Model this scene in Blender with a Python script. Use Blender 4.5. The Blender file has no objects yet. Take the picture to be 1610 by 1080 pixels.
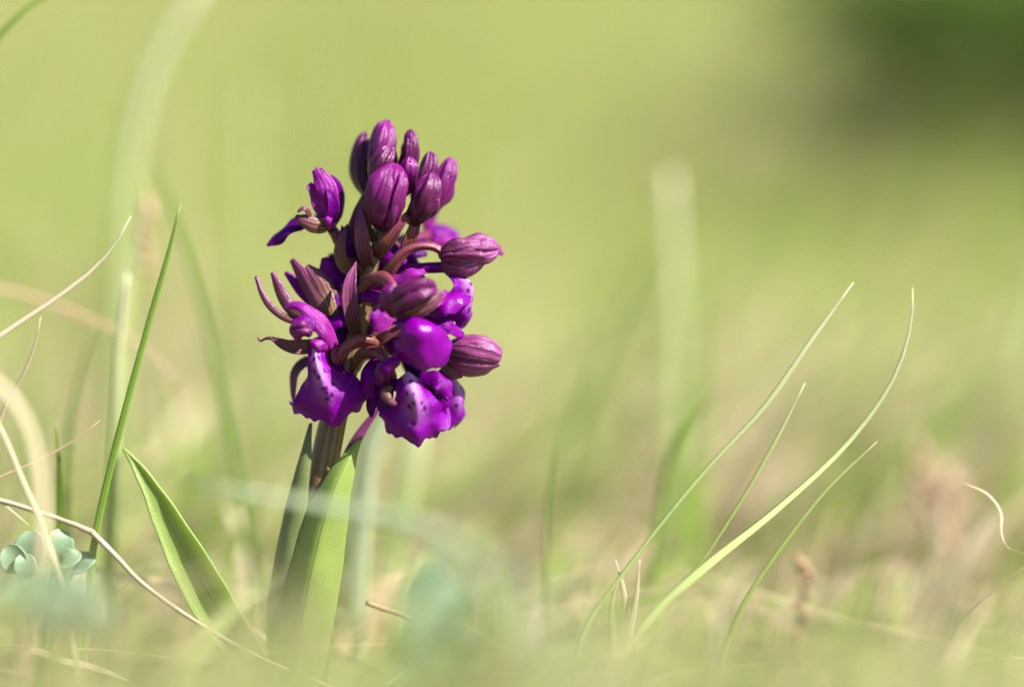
import bpy, math, random
import numpy as np
from mathutils import Vector, noise

random.seed(7)
rng = np.random.default_rng(7)
sc = bpy.context.scene
R = math.radians

# ------------------------------------------------------------------ camera
D = 0.60                      # focus distance (m); at it one photo pixel is 0.1 mm
PX = 1e-4
PITCH = R(5.5)
FWD = Vector((0, math.cos(PITCH), -math.sin(PITCH)))
UP = Vector((0, math.sin(PITCH), math.cos(PITCH)))
CAM = Vector((0, -D * math.cos(PITCH), D * math.sin(PITCH) + 570 * PX * math.cos(PITCH)))
cd = bpy.data.cameras.new('camera')
cam = bpy.data.objects.new('camera', cd)
sc.collection.objects.link(cam)
cam.location = CAM
cam.rotation_euler = (R(90) - PITCH, 0, 0)
cd.sensor_width = 36
cd.lens = 36 * D / (1610 * PX)
cd.clip_start = 0.005
cd.clip_end = 2000
cd.dof.use_dof = True
cd.dof.focus_distance = D - 0.004
cd.dof.aperture_fstop = 3.3
sc.camera = cam

# ------------------------------------------------------------------ light
SUN = Vector((0.62, -0.31, 0.72)).normalized()      # towards the sun
w = bpy.data.worlds.new('World'); sc.world = w; w.use_nodes = True
nt = w.node_tree; nt.nodes.clear()
sky = nt.nodes.new('ShaderNodeTexSky'); sky.sky_type = 'NISHITA'; sky.sun_disc = False
sky.sun_elevation = math.asin(SUN.z); sky.sun_rotation = math.atan2(SUN.x, SUN.y)
bg = nt.nodes.new('ShaderNodeBackground'); bg.inputs[1].default_value = 0.055
wo = nt.nodes.new('ShaderNodeOutputWorld')
nt.links.new(sky.outputs[0], bg.inputs[0]); nt.links.new(bg.outputs[0], wo.inputs[0])
ld = bpy.data.lights.new('sun', 'SUN'); ld.energy = 5.0; ld.angle = R(0.53); ld.color = (1, 0.96, 0.89)
lo = bpy.data.objects.new('sun', ld); sc.collection.objects.link(lo)
lo.location = SUN * 3
lo.rotation_euler = (-SUN).to_track_quat('-Z', 'Y').to_euler()
sc.view_settings.view_transform = 'Standard'; sc.view_settings.look = 'None'
sc.view_settings.exposure = 1.6; sc.view_settings.gamma = 1
sc.view_settings.use_curve_mapping = False
sc.render.engine = 'CYCLES'
sc.cycles.use_denoising = True
sc.cycles.max_bounces = 10; sc.cycles.transmission_bounces = 8; sc.cycles.diffuse_bounces = 5
sc.cycles.sample_clamp_indirect = 6

# ------------------------------------------------------------------ helpers
def V(px, py, d=0.0):
    """photo pixel at the focus distance, d pixels (0.1 mm) behind it -> metres"""
    t = D + d * PX
    k = t / D * PX
    return CAM + FWD * t + Vector(((px - 805) * k, 0, 0)) + UP * ((540 - py) * k)
def F(r, u, t):               # facing vector: right, up, towards the viewer
    return (Vector((1, 0, 0)) * r + UP * u - FWD * t).normalized()

WLOC = {}
def link(o, parent=None, wl=Vector((0, 0, 0))):
    sc.collection.objects.link(o)
    if parent is not None:
        o.parent = parent
        o.location = wl - WLOC[parent.name]
    else:
        o.location = wl
    WLOC[o.name] = Vector(wl)
    return o
def tag(o, label=None, cat=None, group=None, kind=None):
    for k, v in (('label', label), ('category', cat), ('group', group), ('kind', kind)):
        if v: o[k] = v
    return o
def empty(name, loc, parent=None):
    o = bpy.data.objects.new(name, None); o.empty_display_size = 0.005
    return link(o, parent, Vector(loc))
def mesh(name, vs, fs, mat, parent=None, uvs=None, base=None, smooth=True, solid=0, sub=0):
    """vs in world metres; the object's origin sits at base"""
    b = Vector(base) if base is not None else (Vector(WLOC[parent.name]) if parent else Vector((0, 0, 0)))
    me = bpy.data.meshes.new(name)
    me.from_pydata([tuple(Vector(v) - b) for v in vs], [], fs)
    if uvs is not None:
        ul = me.uv_layers.new(name='UVMap')
        for lp in me.loops: ul.data[lp.index].uv = uvs[lp.vertex_index]
    if smooth: me.polygons.foreach_set('use_smooth', [True] * len(me.polygons))
    me.materials.append(mat); me.update()
    o = bpy.data.objects.new(name, me)
    link(o, parent, b)
    if solid:
        m = o.modifiers.new('thickness', 'SOLIDIFY'); m.thickness = solid * PX; m.offset = 0
    if sub:
        m = o.modifiers.new('smooth', 'SUBSURF'); m.levels = sub; m.render_levels = sub
    return o

def catmull(pts, n):
    pts = [Vector(p) for p in pts]
    if len(pts) == 2: return [pts[0].lerp(pts[1], i / (n - 1)) for i in range(n)]
    # chord-length parametrised
    L = [0]
    for a, b in zip(pts, pts[1:]): L.append(L[-1] + max((b - a).length, 1e-9))
    out = []
    for i in range(n):
        s = L[-1] * i / (n - 1)
        k = 0
        while k < len(L) - 2 and s > L[k + 1]: k += 1
        t = (s - L[k]) / (L[k + 1] - L[k])
        p1, p2 = pts[k], pts[k + 1]
        p0 = pts[k - 1] if k > 0 else p1 * 2 - p2
        p3 = pts[k + 2] if k + 2 < len(pts) else p2 * 2 - p1
        out.append(0.5 * ((2 * p1) + (p2 - p0) * t + (2 * p0 - 5 * p1 + 4 * p2 - p3) * t * t + (3 * p1 - p0 - 3 * p2 + p3) * t ** 3))
    return out
def interp(ws, t):
    if not isinstance(ws, (list, tuple)): return ws
    x = t * (len(ws) - 1); i = min(int(x), len(ws) - 2); f = x - i
    f = f * f * (3 - 2 * f) * 0.5 + f * 0.5
    return ws[i] * (1 - f) + ws[i + 1] * f
def tang(sp, i):
    return (sp[min(i + 1, len(sp) - 1)] - sp[max(i - 1, 0)]).normalized()

def sheet(name, parent, pts, ws, face, mat, cup=0.0, ruffle=0.0, lobes=0.0, jag=0.0, nu=13, nv=18, solid=2.2,
          crumple=1.6, ridge=0.0, fold=0.0, twist=0.0, base=None, sub=1, seed=0):
    """leaf-like sheet along a spine of V() points; ws half widths in pixels; cup>0 bends the edges away from face (radians)"""
    sp = catmull(pts, nv); vs, fs, uv = [], [], []
    r = random.Random(seed + hash((round(pts[0][0] * 1e5), round(pts[0][2] * 1e5))) % 9999)
    ph = r.random() * 6.28; off = Vector((r.random() * 50, r.random() * 50, r.random() * 50))
    faces_ = face if isinstance(face, list) else [face]
    nsp = []
    for i in range(nv):
        T = tang(sp, i); tt = i / (nv - 1)
        if len(faces_) > 1:
            x = tt * (len(faces_) - 1); k = min(int(x), len(faces_) - 2)
            f = faces_[k].lerp(faces_[k + 1], x - k)
        else: f = faces_[0]
        N = (f - T * f.dot(T)).normalized()
        S = T.cross(N).normalized()
        a = twist * tt
        if a: S, N = S * math.cos(a) + N * math.sin(a), N * math.cos(a) - S * math.sin(a)
        nsp.append((T, N, S))
    L = sum((sp[i + 1] - sp[i]).length for i in range(nv - 1))
    for i in range(nv):
        v = i / (nv - 1); T, N, S = nsp[i]
        hw = interp(ws, v) * PX; c = interp(cup, v) if isinstance(cup, (list, tuple)) else cup
        for j in range(nu):
            u = j / (nu - 1) * 2 - 1
            a = u * c
            if abs(c) > 1e-4: sx, sn = hw * math.sin(a) / c, -hw * (1 - math.cos(a)) / c
            else: sx, sn = hw * u, 0
            e = abs(u) ** 2.5
            sn += ruffle * PX * e * math.sin(v * 14 + ph + (2.1 if u > 0 else 0)) * min(1, v * 2)
            sn -= fold * hw * (math.sqrt(u * u + .012) - .11)
            sn += ridge * PX * math.exp(-(u * 4) ** 2) * (1 - v * .4)
            p = sp[i] + S * sx + N * sn
            if lobes: p += T * (L * lobes * (math.cos(u * 3 * math.pi) * 0.35 - u * u * 0.9) * v ** 3)
            if jag and (v > .55 or abs(u) > .6):
                q = noise.noise(Vector((u * 5, v * 6, 0)) + off)
                q += .35 * noise.noise(Vector((u * 17, v * 15, 3)) + off)
                p += (T * v + S * u * .5) * (jag * PX * q * max(v ** 3, e * .6))
            if crumple:
                q = noise.noise_vector(p * (1 / (28 * PX)) + off)
                p += N * (q.x * crumple * PX * min(1, v * 3))
            vs.append(p); uv.append((j / (nu - 1), v))
    for i in range(nv - 1):
        for j in range(nu - 1):
            a = i * nu + j
            fs.append((a, a + 1, a + nu + 1, a + nu))
    return mesh(name, vs, fs, mat, parent, uv, base, solid=solid, sub=sub)

def tube(name, parent, pts, rs, mat, n=12, nv=18, ribs=0, rib=0.08, twist=0.0, base=None, flat=1.0, face=None, bumpy=0, ends=True):
    sp = catmull(pts, nv); vs, fs, uv = [], [], []
    N = None
    for i in range(nv):
        T = tang(sp, i); v = i / (nv - 1)
        ref = face if face is not None else (N if N is not None else (F(0.3, 0.2, 1)))
        Nn = (ref - T * ref.dot(T))
        if Nn.length < 1e-6: Nn = T.orthogonal()
        N = Nn.normalized(); S = T.cross(N)
        rr = interp(rs, v) * PX
        for j in range(n):
            a = j / n * 2 * math.pi
            k = rr * (1 + (rib * math.cos(ribs * (a + twist * v)) if ribs else 0))
            if bumpy: k *= 1 + bumpy * noise.noise(sp[i] * 900 + Vector((math.cos(a), math.sin(a), 0)) * .6)
            vs.append(sp[i] + S * (k * math.cos(a)) + N * (k * math.sin(a) * flat)); uv.append((j / n, v))
    for i in range(nv - 1):
        for j in range(n):
            a = i * n + j; b = i * n + (j + 1) % n
            fs.append((a, b, b + n, a + n))
    if ends:
        vs.append(sp[0]); uv.append((.5, 0)); c = len(vs) - 1
        for j in range(n): fs.append((c, (j + 1) % n, j))
        vs.append(sp[-1]); uv.append((.5, 1)); c = len(vs) - 1; o = (nv - 1) * n
        for j in range(n): fs.append((c, o + j, o + (j + 1) % n))
    return mesh(name, vs, fs, mat, parent, uv, base)

def pod(name, parent, pts, hw, mat, roll=0.0, n=56, nv=30, seam=0.26, flat=0.9, tipw=1.1, twist=0.5, hook=0.0, seams=3, wrinkle=0.45, corr=0.0):
    """bud or closed hood: an ovoid of overlapping sepals with creases where they meet"""
    sp = catmull(pts, nv); vs, fs, uv = [], [], []
    N = None; off = Vector((random.random() * 30, random.random() * 30, 0))
    for i in range(nv):
        T = tang(sp, i); v = i / (nv - 1)
        ref = N if N is not None else F(0.1, 0.1, 1)
        N = (ref - T * ref.dot(T)).normalized(); S = T.cross(N)
        xx = min(1, v * .985 + .012) ** tipw; prof = math.sqrt(max(.0016, 1 - abs(2 * xx - 1) ** 2.3))
        rr = hw * PX * prof
        for j in range(n):
            a = j / n * 2 * math.pi
            x = ((a + roll + twist * v) * seams / (2 * math.pi)) % 1.0      # place inside one sepal
            k = 1 + seam * (x - .5) * .8 - seam * math.exp(-((x - 0.0) / .07) ** 2) - seam * .6 * math.exp(-((1 - x) / .05) ** 2) + .04 * math.sin(x * math.pi)
            k *= 1 + wrinkle * noise.noise(Vector((math.cos(a) * 1.3, math.sin(a) * 1.3, v * 3.2)) + off) + .25 * wrinkle * noise.noise(Vector((math.cos(a) * 4, math.sin(a) * 4, v * 5)) + off)
            k *= 1 + .055 * math.cos(3 * a + roll * 2)
            if corr: k *= 1 + corr * math.cos(15 * (a + twist * v)) * math.sin(v * 3.14)
            k *= 1 - .06 * math.cos(2 * a + roll)
            vs.append(sp[i] + S * (rr * k * math.cos(a)) + N * (rr * k * math.sin(a) * flat))
            uv.append((x, v))
    for i in range(nv - 1):
        for j in range(n):
            a = i * n + j; b = i * n + (j + 1) % n
            fs.append((a, b, b + n, a + n))
    fs.append(tuple(range(n - 1, -1, -1))); fs.append(tuple((nv - 1) * n + j for j in range(n)))
    return mesh(name, vs, fs, mat, parent, uv)

# ------------------------------------------------------------------ materials
class M:
    def __init__(s, name):
        s.m = bpy.data.materials.new(name); s.m.use_nodes = True
        s.t = s.m.node_tree; s.t.nodes.clear()
        s.out = s.t.nodes.new('ShaderNodeOutputMaterial')
    def n(s, ty, **kw):
        x = s.t.nodes.new('ShaderNode' + ty)
        for k, v in kw.items():
            if k.startswith('i_'):
                k = k[2:]; k = int(k) if k.isdigit() else k.replace('_', ' ')
                x.inputs[k].default_value = v
            else: setattr(x, k, v)
        return x
    def l(s, a, b): s.t.links.new(a, b)
    def noise(s, coord, scale, detail=3, rough=.55):
        x = s.n('TexNoise', i_Scale=scale, i_Detail=detail, i_Roughness=rough)
        s.l(coord, x.inputs['Vector']); return x.outputs['Fac']
    def ramp(s, fac, stops):
        x = s.n('ValToRGB'); e = x.color_ramp.elements
        while len(e) < len(stops): e.new(0.5)
        for q, (p, c) in zip(e, stops):
            q.position = p; q.color = (*c, 1) if len(c) == 3 else c
        s.l(fac, x.inputs[0]); return x.outputs[0]
    def mix(s, fac, a, b, bt='MIX'):
        x = s.n('Mix', data_type='RGBA', blend_type=bt)
        for i, q in ((0, fac), (6, a), (7, b)):
            if isinstance(q, (int, float)): x.inputs[i].default_value = q
            elif isinstance(q, tuple): x.inputs[i].default_value = (*q, 1)
            else: s.l(q, x.inputs[i])
        return x.outputs[2]
    def math(s, op, a, b=0.0):
        x = s.n('Math', operation=op)
        for i, q in ((0, a), (1, b)):
            if isinstance(q, (int, float)): x.inputs[i].default_value = q
            else: s.l(q, x.inputs[i])
        return x.outputs[0]
    def finish(s, col, rough=.45, trans=.3, spec=.5, bump=None, bstr=.3, bdist=.0001, tcol=None, coat=0):
        p = s.n('BsdfPrincipled', i_Roughness=rough)
        p.inputs['Specular IOR Level'].default_value = spec
        if coat: p.inputs['Coat Weight'].default_value = coat; p.inputs['Coat Roughness'].default_value = .16
        s.l(col, p.inputs['Base Color'])
        nrm = None
        if bump is not None:
            b = s.n('Bump', i_Strength=bstr, i_Distance=bdist); s.l(bump, b.inputs['Height']); nrm = b.outputs[0]
            s.l(nrm, p.inputs['Normal'])
            if coat: s.l(nrm, p.inputs['Coat Normal'])
        if trans:
            t = s.n('BsdfTranslucent'); s.l(tcol if tcol is not None else col, t.inputs[0])
            if nrm is not None: s.l(nrm, t.inputs['Normal'])
            x = s.n('MixShader'); x.inputs[0].default_value = trans
            s.l(p.outputs[0], x.inputs[1]); s.l(t.outputs[0], x.inputs[2]); s.l(x.outputs[0], s.out.inputs[0])
        else: s.l(p.outputs[0], s.out.inputs[0])
        return s.m
    def coords(s):
        c = s.n('TexCoord'); x = s.n('SeparateXYZ'); s.l(c.outputs['UV'], x.inputs[0])
        return c.outputs['Object'], c.outputs['UV'], x.outputs[0], x.outputs[1]

def petal_mat(name, base, tip, vein, veins=7, vein_amt=.6, trans=.32, rough=.42, mottled=.5, bstr=.5, spec=.3, coat=0):
    m = M(name); ob, uv, u, v = m.coords()
    col = m.mix(v, base, tip)
    n1 = m.noise(ob, 260, 4); col = m.mix(m.math('MULTIPLY', n1, mottled), col, tuple(c * .35 for c in base))
    wob = m.noise(ob, 500, 2)
    st = m.math('SINE', m.math('ADD', m.math('MULTIPLY', u, veins * 6.283), m.math('MULTIPLY', wob, 3.0)))
    st = m.math('POWER', m.math('MULTIPLY', m.math('ADD', st, 1.0), .5), 5.0)
    st = m.math('MULTIPLY', st, vein_amt)
    col = m.mix(st, col, vein)
    fine = m.noise(ob, 5200, 2); fine = m.math('ADD', fine, m.math('MULTIPLY', m.noise(ob, 900, 3), 1.2))
    fine = m.math('SUBTRACT', fine, st)
    return m.finish(col, rough, trans, spec, fine, bstr, .0002, coat=coat)

MAG = petal_mat('petal_magenta', (.17, .0, .24), (.27, .0005, .34), (.07, .0, .11), 6, .3, .4, .3, spec=.12, coat=.06)
DARKP = petal_mat('petal_violet', (.065, .0, .14), (.12, .0, .18), (.025, 0, .05), 6, .4, .32, .3, spec=.12, coat=.06)
PINK = petal_mat('petal_pink', (.40, .03, .34), (.33, .01, .36), (.17, .002, .16), 5, .5, .42, .3, spec=.2, coat=.1)
SEPAL = petal_mat('sepal_veined', (.26, .16, .045), (.21, .04, .13), (.06, .006, .04), 5, .9, .34, .3, .3, .35, spec=.25, coat=.15)
BRACT = petal_mat('bract_skin', (.15, .065, .03), (.33, .06, .25), (.06, .004, .045), 4, .5, .36, .28, .5, .4, spec=.25, coat=.25)
BUD = petal_mat('bud_skin', (.075, .016, .03), (.17, .006, .14), (.028, .0002, .026), 3, .3, .16, .28, .65, .55, spec=.2, coat=.35)
BUDP = petal_mat('bud_skin_bright', (.11, .014, .06), (.29, .010, .26), (.05, .0002, .05), 3, .28, .28, .28, .55, .55, spec=.2, coat=.35)
HOOD = petal_mat('hood_skin', (.19, .022, .08), (.40, .09, .33), (.065, .004, .055), 4, .6, .28, .28, .4, .65, spec=.3, coat=.45)
OVARY = petal_mat('ovary_skin', (.18, .075, .025), (.25, .035, .11), (.06, .005, .03), 4, .6, .2, .28, .6, .4, spec=.2, coat=.2)

def lip_mat():
    m = M('lip_spotted'); ob, uv, u, v = m.coords()
    cu = m.math('ABSOLUTE', m.math('SUBTRACT', u, .5))
    col = m.mix(m.math('MULTIPLY', m.noise(ob, 220, 3), .7), (.26, .0, .35), (.13, .0, .21))
    # pale throat stripe, then purple dots on it
    wob = m.math('MULTIPLY', m.math('SUBTRACT', m.noise(ob, 400, 2), .5), .12)
    pale = m.math('SUBTRACT', 1.0, m.math('MULTIPLY', m.math('ADD', cu, wob), 3.6))
    fade = m.math('SUBTRACT', 1.5, m.math('MULTIPLY', v, 1.9))
    pm = m.n('Clamp'); m.l(m.math('MULTIPLY', pale, fade), pm.inputs[0])
    col = m.mix(m.math('MULTIPLY', pm.outputs[0], .85), col, (.72, .36, .76))
    vo = m.n('TexVoronoi', i_Scale=800.0, i_Randomness=1.0); nv_ = m.n('TexNoise', i_Scale=1500.0, i_Detail=2.0); m.l(ob, nv_.inputs['Vector'])
    wv = m.n('VectorMath', operation='MULTIPLY_ADD'); wv.inputs[1].default_value = (.0009,) * 3; m.l(nv_.outputs['Color'], wv.inputs[0]); m.l(ob, wv.inputs[2]); m.l(wv.outputs[0], vo.inputs['Vector'])
    sp = m.math('LESS_THAN', vo.outputs['Distance'], .36)
    reg = m.math('LESS_THAN', m.math('ADD', cu, m.math('MULTIPLY', wob, 1.5)), .2)
    reg = m.math('MULTIPLY', reg, m.math('LESS_THAN', v, .72))
    col = m.mix(m.math('MULTIPLY', m.math('MULTIPLY', sp, reg), .92), col, (.09, .0, .12))
    fine = m.math('ADD', m.noise(ob, 5200, 2), m.math('MULTIPLY', m.noise(ob, 700, 3), 1.5))
    return m.finish(col, .3, .38, .12, fine, .8, .0002, coat=.1)
LIP = lip_mat()
LIPM = petal_mat('lip_glossy', (.26, .0, .34), (.30, .0005, .38), (.11, .0, .17), 3, .3, .42, .25, .5, .3, spec=.15, coat=.35)

def leaf_mat(name, base, tip, trans=.35, midrib=True, rough=.35):
    m = M(name); ob, uv, u, v = m.coords()
    col = m.mix(v, base, tip)
    col = m.mix(m.math('MULTIPLY', m.noise(ob, 180, 4), .5), col, tuple(c * .55 for c in base))
    st = m.math('POWER', m.math('MULTIPLY', m.math('ADD', m.math('SINE', m.math('MULTIPLY', u, 88.0)), 1.0), .5), 2.0)
    col = m.mix(m.math('MULTIPLY', st, .12), col, tuple(c * .6 for c in base))
    if midrib:
        cu = m.math('ABSOLUTE', m.math('SUBTRACT', u, .5))
        rb = m.math('LESS_THAN', cu, .018); col = m.mix(m.math('MULTIPLY', rb, .7), col, tuple(c * .5 for c in base))
    cell = m.n('TexVoronoi', i_Scale=4200.0); m.l(ob, cell.inputs['Vector'])
    b = m.math('ADD', m.math('MULTIPLY', st, .2), m.math('MULTIPLY', cell.outputs['Distance'], .7))
    return m.finish(col, rough, trans, .5, b, .6, .0001, tcol=m.mix(.5, col, tuple(min(.8, c * 1.6) for c in tip)))
LEAF = leaf_mat('orchid_leaf', (.30, .40, .10), (.36, .46, .12), .5)
SHEATH = leaf_mat('orchid_sheath', (.28, .35, .13), (.17, .20, .07), .4)
def stem_mat():
    m = M('orchid_stem'); ob, uv, u, v = m.coords()
    n = m.noise(ob, 160, 3)
    st = m.math('ADD', m.math('SINE', m.math('MULTIPLY', u, 75.0)), m.math('MULTIPLY', n, 2.0))
    col = m.ramp(m.math('MULTIPLY', st, .4), [(0, (.16, .13, .03)), (.5, (.13, .075, .03)), (1, (.08, .016, .05))])
    return m.finish(col, .4, .1, .5, m.noise(ob, 1500, 3), .5, .0001)
STEM = stem_mat()
def blade_mat(name, a, b, trans=.45, rough=.4, tipc=None):
    m = M(name); ob, uv, u, v = m.coords()
    col = m.mix(m.noise(ob, 120, 3), a, b)
    st = m.math('MULTIPLY', m.math('ADD', m.math('SINE', m.math('MULTIPLY', u, 60.0)), 1.0), .16)
    col = m.mix(st, col, tuple(c * .5 for c in a))
    if tipc is not None: col = m.mix(m.math('POWER', v, 3.5), col, tipc)
    sp = m.noise(ob, 1400, 3)
    col = m.mix(m.math('MULTIPLY', m.math('GREATER_THAN', sp, .66), .25), col, tuple(c * .45 for c in a))
    return m.finish(col, rough, trans, .5, m.math('ADD', st, sp), .5, .00008)
B_GREEN = blade_mat('blade_green', (.22, .38, .04), (.30, .45, .07))
B_DEEP = blade_mat('blade_deep_green', (.12, .24, .03), (.17, .30, .05), .35)
B_PALE = blade_mat('blade_pale_green', (.50, .63, .20), (.60, .70, .30), .5, .4, (.82, .78, .58))
B_LIME = blade_mat('blade_lime', (.42, .56, .11), (.50, .62, .18), .5, .4, (.74, .74, .42))
B_GREY = blade_mat('blade_grey_green', (.48, .56, .34), (.58, .64, .44), .5)
B_DRY = blade_mat('blade_dry_cream', (.66, .55, .36), (.76, .67, .48), .35, .45)
B_TAN = blade_mat('blade_dry_tan', (.54, .42, .27), (.66, .54, .37), .3, .5)
B_RED = blade_mat('blade_dry_russet', (.42, .22, .12), (.62, .48, .34), .25, .5)
TWIG = blade_mat('twig_bark', (.27, .21, .15), (.44, .36, .26), .0, .6)
BROWN = blade_mat('seed_brown', (.22, .13, .07), (.36, .24, .13), .1, .6)
TEAL = leaf_mat('blue_green_leaf', (.17, .29, .17), (.27, .38, .24), .3, False, .45)
OLDLEAF = leaf_mat('withered_leaf', (.50, .34, .17), (.60, .46, .28), .3, True, .6)

def colour_attr_mat(name, trans, rough):
    m = M(name); a = m.n('Attribute', attribute_name='tint')
    return m.finish(a.outputs['Color'], rough, trans, .4)
TURF = colour_attr_mat('turf_blades', .42, .45)

# ------------------------------------------------------------------ ground
def hgt(x, y):
    r = max(0.0, y - 0.9)
    h = 0.055 * r * r / (r + 0.6) if r else 0
    h += 0.006 * math.sin(x * 9 + 1) * math.sin(y * 7) * min(1, abs(y) * 4 + abs(x) * 2)
    if y > 12: h += 0.02 * (y - 12) + .5 * math.sin(x * .07 + 1) * (1 - math.exp(-(y - 12) / 30))
    return h
def gm():
    m = M('ground_soil'); c = m.n('TexCoord'); ob = c.outputs['Object']
    a = m.noise(ob, 2.2, 5); b = m.noise(ob, 45, 5)
    col = m.ramp(a, [(.32, (.14, .18, .045)), (.52, (.20, .21, .065)), (.7, (.26, .21, .10))])
    col = m.mix(m.math('MULTIPLY', b, .9), col, (.10, .08, .045))
    return m.finish(col, .9, 0, .2, b, .6, .01)
xs = sorted({round(s * v, 4) for s in (1, -1) for v in [0, .05, .1, .15, .2, .3, .4, .5, .65, .8, 1, 1.3, 1.7, 2.2, 3, 4, 6, 9, 14, 22, 35, 55, 90, 150, 260]})
ys = [-260, -120, -60, -30, -15, -8, -5, -3, -2, -1.4, -1, -.75] + [round(-.6 + i * .06, 3) for i in range(40)] + [2, 2.3, 2.7, 3.2, 4, 5, 6.5, 8, 10, 12, 15, 20, 28, 40, 60, 90, 140, 220, 320]
gv = [(x, y, hgt(x, y)) for y in ys for x in xs]; nx = len(xs)
gf = [(i * nx + j, i * nx + j + 1, (i + 1) * nx + j + 1, (i + 1) * nx + j) for i in range(len(ys) - 1) for j in range(nx - 1)]
tag(mesh('ground', gv, gf, gm(), None, None, (0, 0, 0)), kind='structure', label='meadow ground of soil and dead grass under the turf')

# ------------------------------------------------------------------ turf (uncountable grass)
GREENS = np.array([(.32, .41, .085), (.25, .37, .06), (.39, .44, .12), (.21, .32, .055), (.43, .49, .17)])
DRYS = np.array([(.58, .46, .29), (.52, .40, .25), (.64, .54, .38), (.50, .39, .27)])
def patch(x, y):              # 0 green .. 1 dry, in broad patches
    return min(1, max(0, .5 + 1.0 * noise.noise(Vector((x * 3.6 + 3.1, y * 1.9, 1.7)))))
def turf(name, label, pts, h0, h1, w0, w1, dry, lean=(.25, .0), seg=4, lie=0.0, cap=None, cat='grass', dark=None, hs=None):
    n = len(pts); vs = np.zeros((n, seg * 2 + 1, 3)); cols = np.zeros((n, seg * 2 + 1, 4)); cols[:, :, 3] = 1
    for i, (x, y) in enumerate(pts):
        z = hgt(x, y) - .001
        h = h0 + (h1 - h0) * rng.random() ** 1.6; wd = w0 + (w1 - w0) * rng.random()
        if hs is not None: h *= hs(x, y)
        az = rng.normal(0, 1.6); bend = abs(rng.normal(.35, .3)) + lie
        if cap is not None: bend = min(bend, .45); h = min(h, cap(x, y)) / (1 - .48 * bend)
        dx, dy = math.cos(az) * bend + lean[0], math.sin(az) * bend + lean[1]
        sa = rng.random() * 3.14; sx, sy = math.cos(sa) * wd / 2, math.sin(sa) * wd / 2
        isdry = rng.random() < dry * (.35 + 1.3 * patch(x, y))
        c = (DRYS if isdry else GREENS)[rng.integers(0, 4 if isdry else 5)] * (.8 + .4 * rng.random())
        if dark is not None: c = c * dark(x, y)
        for k in range(seg + 1):
            t = k / seg; f = (1 - .6 * t * t * min(1, bend * .8)); q = h * t
            cx, cy, cz = x + dx * h * t * t, y + dy * h * t * t, z + q * f
            if lie > .8: cz = z + .002 + h * .22 * math.sin(t * 2.6) * (rng.random() * .4 + .6)
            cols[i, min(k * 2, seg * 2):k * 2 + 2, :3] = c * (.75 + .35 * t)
            if k == seg: vs[i, seg * 2] = (cx, cy, cz)
            else:
                ww = 1 - .55 * t * t
                vs[i, k * 2] = (cx - sx * ww, cy - sy * ww, cz); vs[i, k * 2 + 1] = (cx + sx * ww, cy + sy * ww, cz)
    m = seg * 2 + 1
    base = (np.arange(n) * m)[:, None]
    q = np.array([(2 * k, 2 * k + 1, 2 * k + 3, 2 * k + 2) for k in range(seg - 1)]).reshape(-1)
    loops = np.concatenate([(base + q[None, :]), base + np.array([2 * seg - 2, 2 * seg - 1, 2 * seg])[None, :]], axis=1)
    per = [4] * (seg - 1) + [3]
    starts = (np.arange(n) * (sum(per)))[:, None] + np.cumsum([0] + per[:-1])[None, :]
    me = bpy.data.meshes.new(name)
    me.vertices.add(n * m); me.vertices.foreach_set('co', vs.reshape(-1))
    me.loops.add(loops.size); me.loops.foreach_set('vertex_index', loops.reshape(-1).astype(np.int32))
    me.polygons.add(n * seg); me.polygons.foreach_set('loop_start', starts.reshape(-1).astype(np.int32))
    me.update(calc_edges=True); me.validate()
    at = me.color_attributes.new('tint', 'FLOAT_COLOR', 'POINT'); at.data.foreach_set('color', cols.reshape(-1))
    me.polygons.foreach_set('use_smooth', [True] * len(me.polygons))
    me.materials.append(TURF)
    o = bpy.data.objects.new(name, me); sc.collection.objects.link(o)
    return tag(o, label, cat, kind='stuff')

def scatter(n, y0, y1, xh0, xh1, pw=1.0, avoid=None):
    out = []
    while len(out) < n:
        t = rng.random() ** pw; y = y0 + (y1 - y0) * t
        xh = xh0 + (xh1 - xh0) * (y - y0) / (y1 - y0)
        x = (rng.random() * 2 - 1) * xh
        if avoid is not None and avoid(x, y): continue
        out.append((x, y))
    return out
def ray_z(y, py):             # height of the view ray through photo row py at ground position y
    a = PITCH + math.atan((py - 540) * PX / D)
    return CAM.z - (y - CAM.y) * math.tan(a)
def front_cap(x, y): return max(.008, ray_z(y, 820 + 300 * rng.random() ** .8))
def back_cap(x, y):
    n = max(0, 1 - y / .16)
    return max(.012, ray_z(y, 560 + 260 * n + 330 * rng.random() ** .7))

def in_wedge(x, y): return (.04 < y < 1.4 and abs(x) < .2 + .3 * y) or (-.6 < y <= .04 and abs(x) < .15 + .1 * rng.random())
def far_near(x, y): return rng.random() > .15 + .85 * min(1, (y - .45) / 1.1)
def far_scale(x, y): return .30 + .55 * min(1, max(0, (y - .4) / 2.2)) + .15 * rng.random()
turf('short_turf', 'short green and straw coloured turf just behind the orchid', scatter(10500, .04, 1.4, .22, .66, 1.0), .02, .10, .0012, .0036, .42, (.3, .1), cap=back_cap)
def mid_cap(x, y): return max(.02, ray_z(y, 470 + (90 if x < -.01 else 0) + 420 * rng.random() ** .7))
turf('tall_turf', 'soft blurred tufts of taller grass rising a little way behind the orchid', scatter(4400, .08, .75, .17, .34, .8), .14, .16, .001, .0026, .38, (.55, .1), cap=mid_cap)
turf('far_turf', 'soft yellow green meadow grass sloping up into the distance', scatter(36000, .45, 10.0, .50, 5.0, 2.0, far_near), .035, .11, .002, .006, .34, (.2, .1), seg=3, hs=far_scale, dark=lambda x, y: np.array([1.02, 1.03, .86]))
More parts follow.
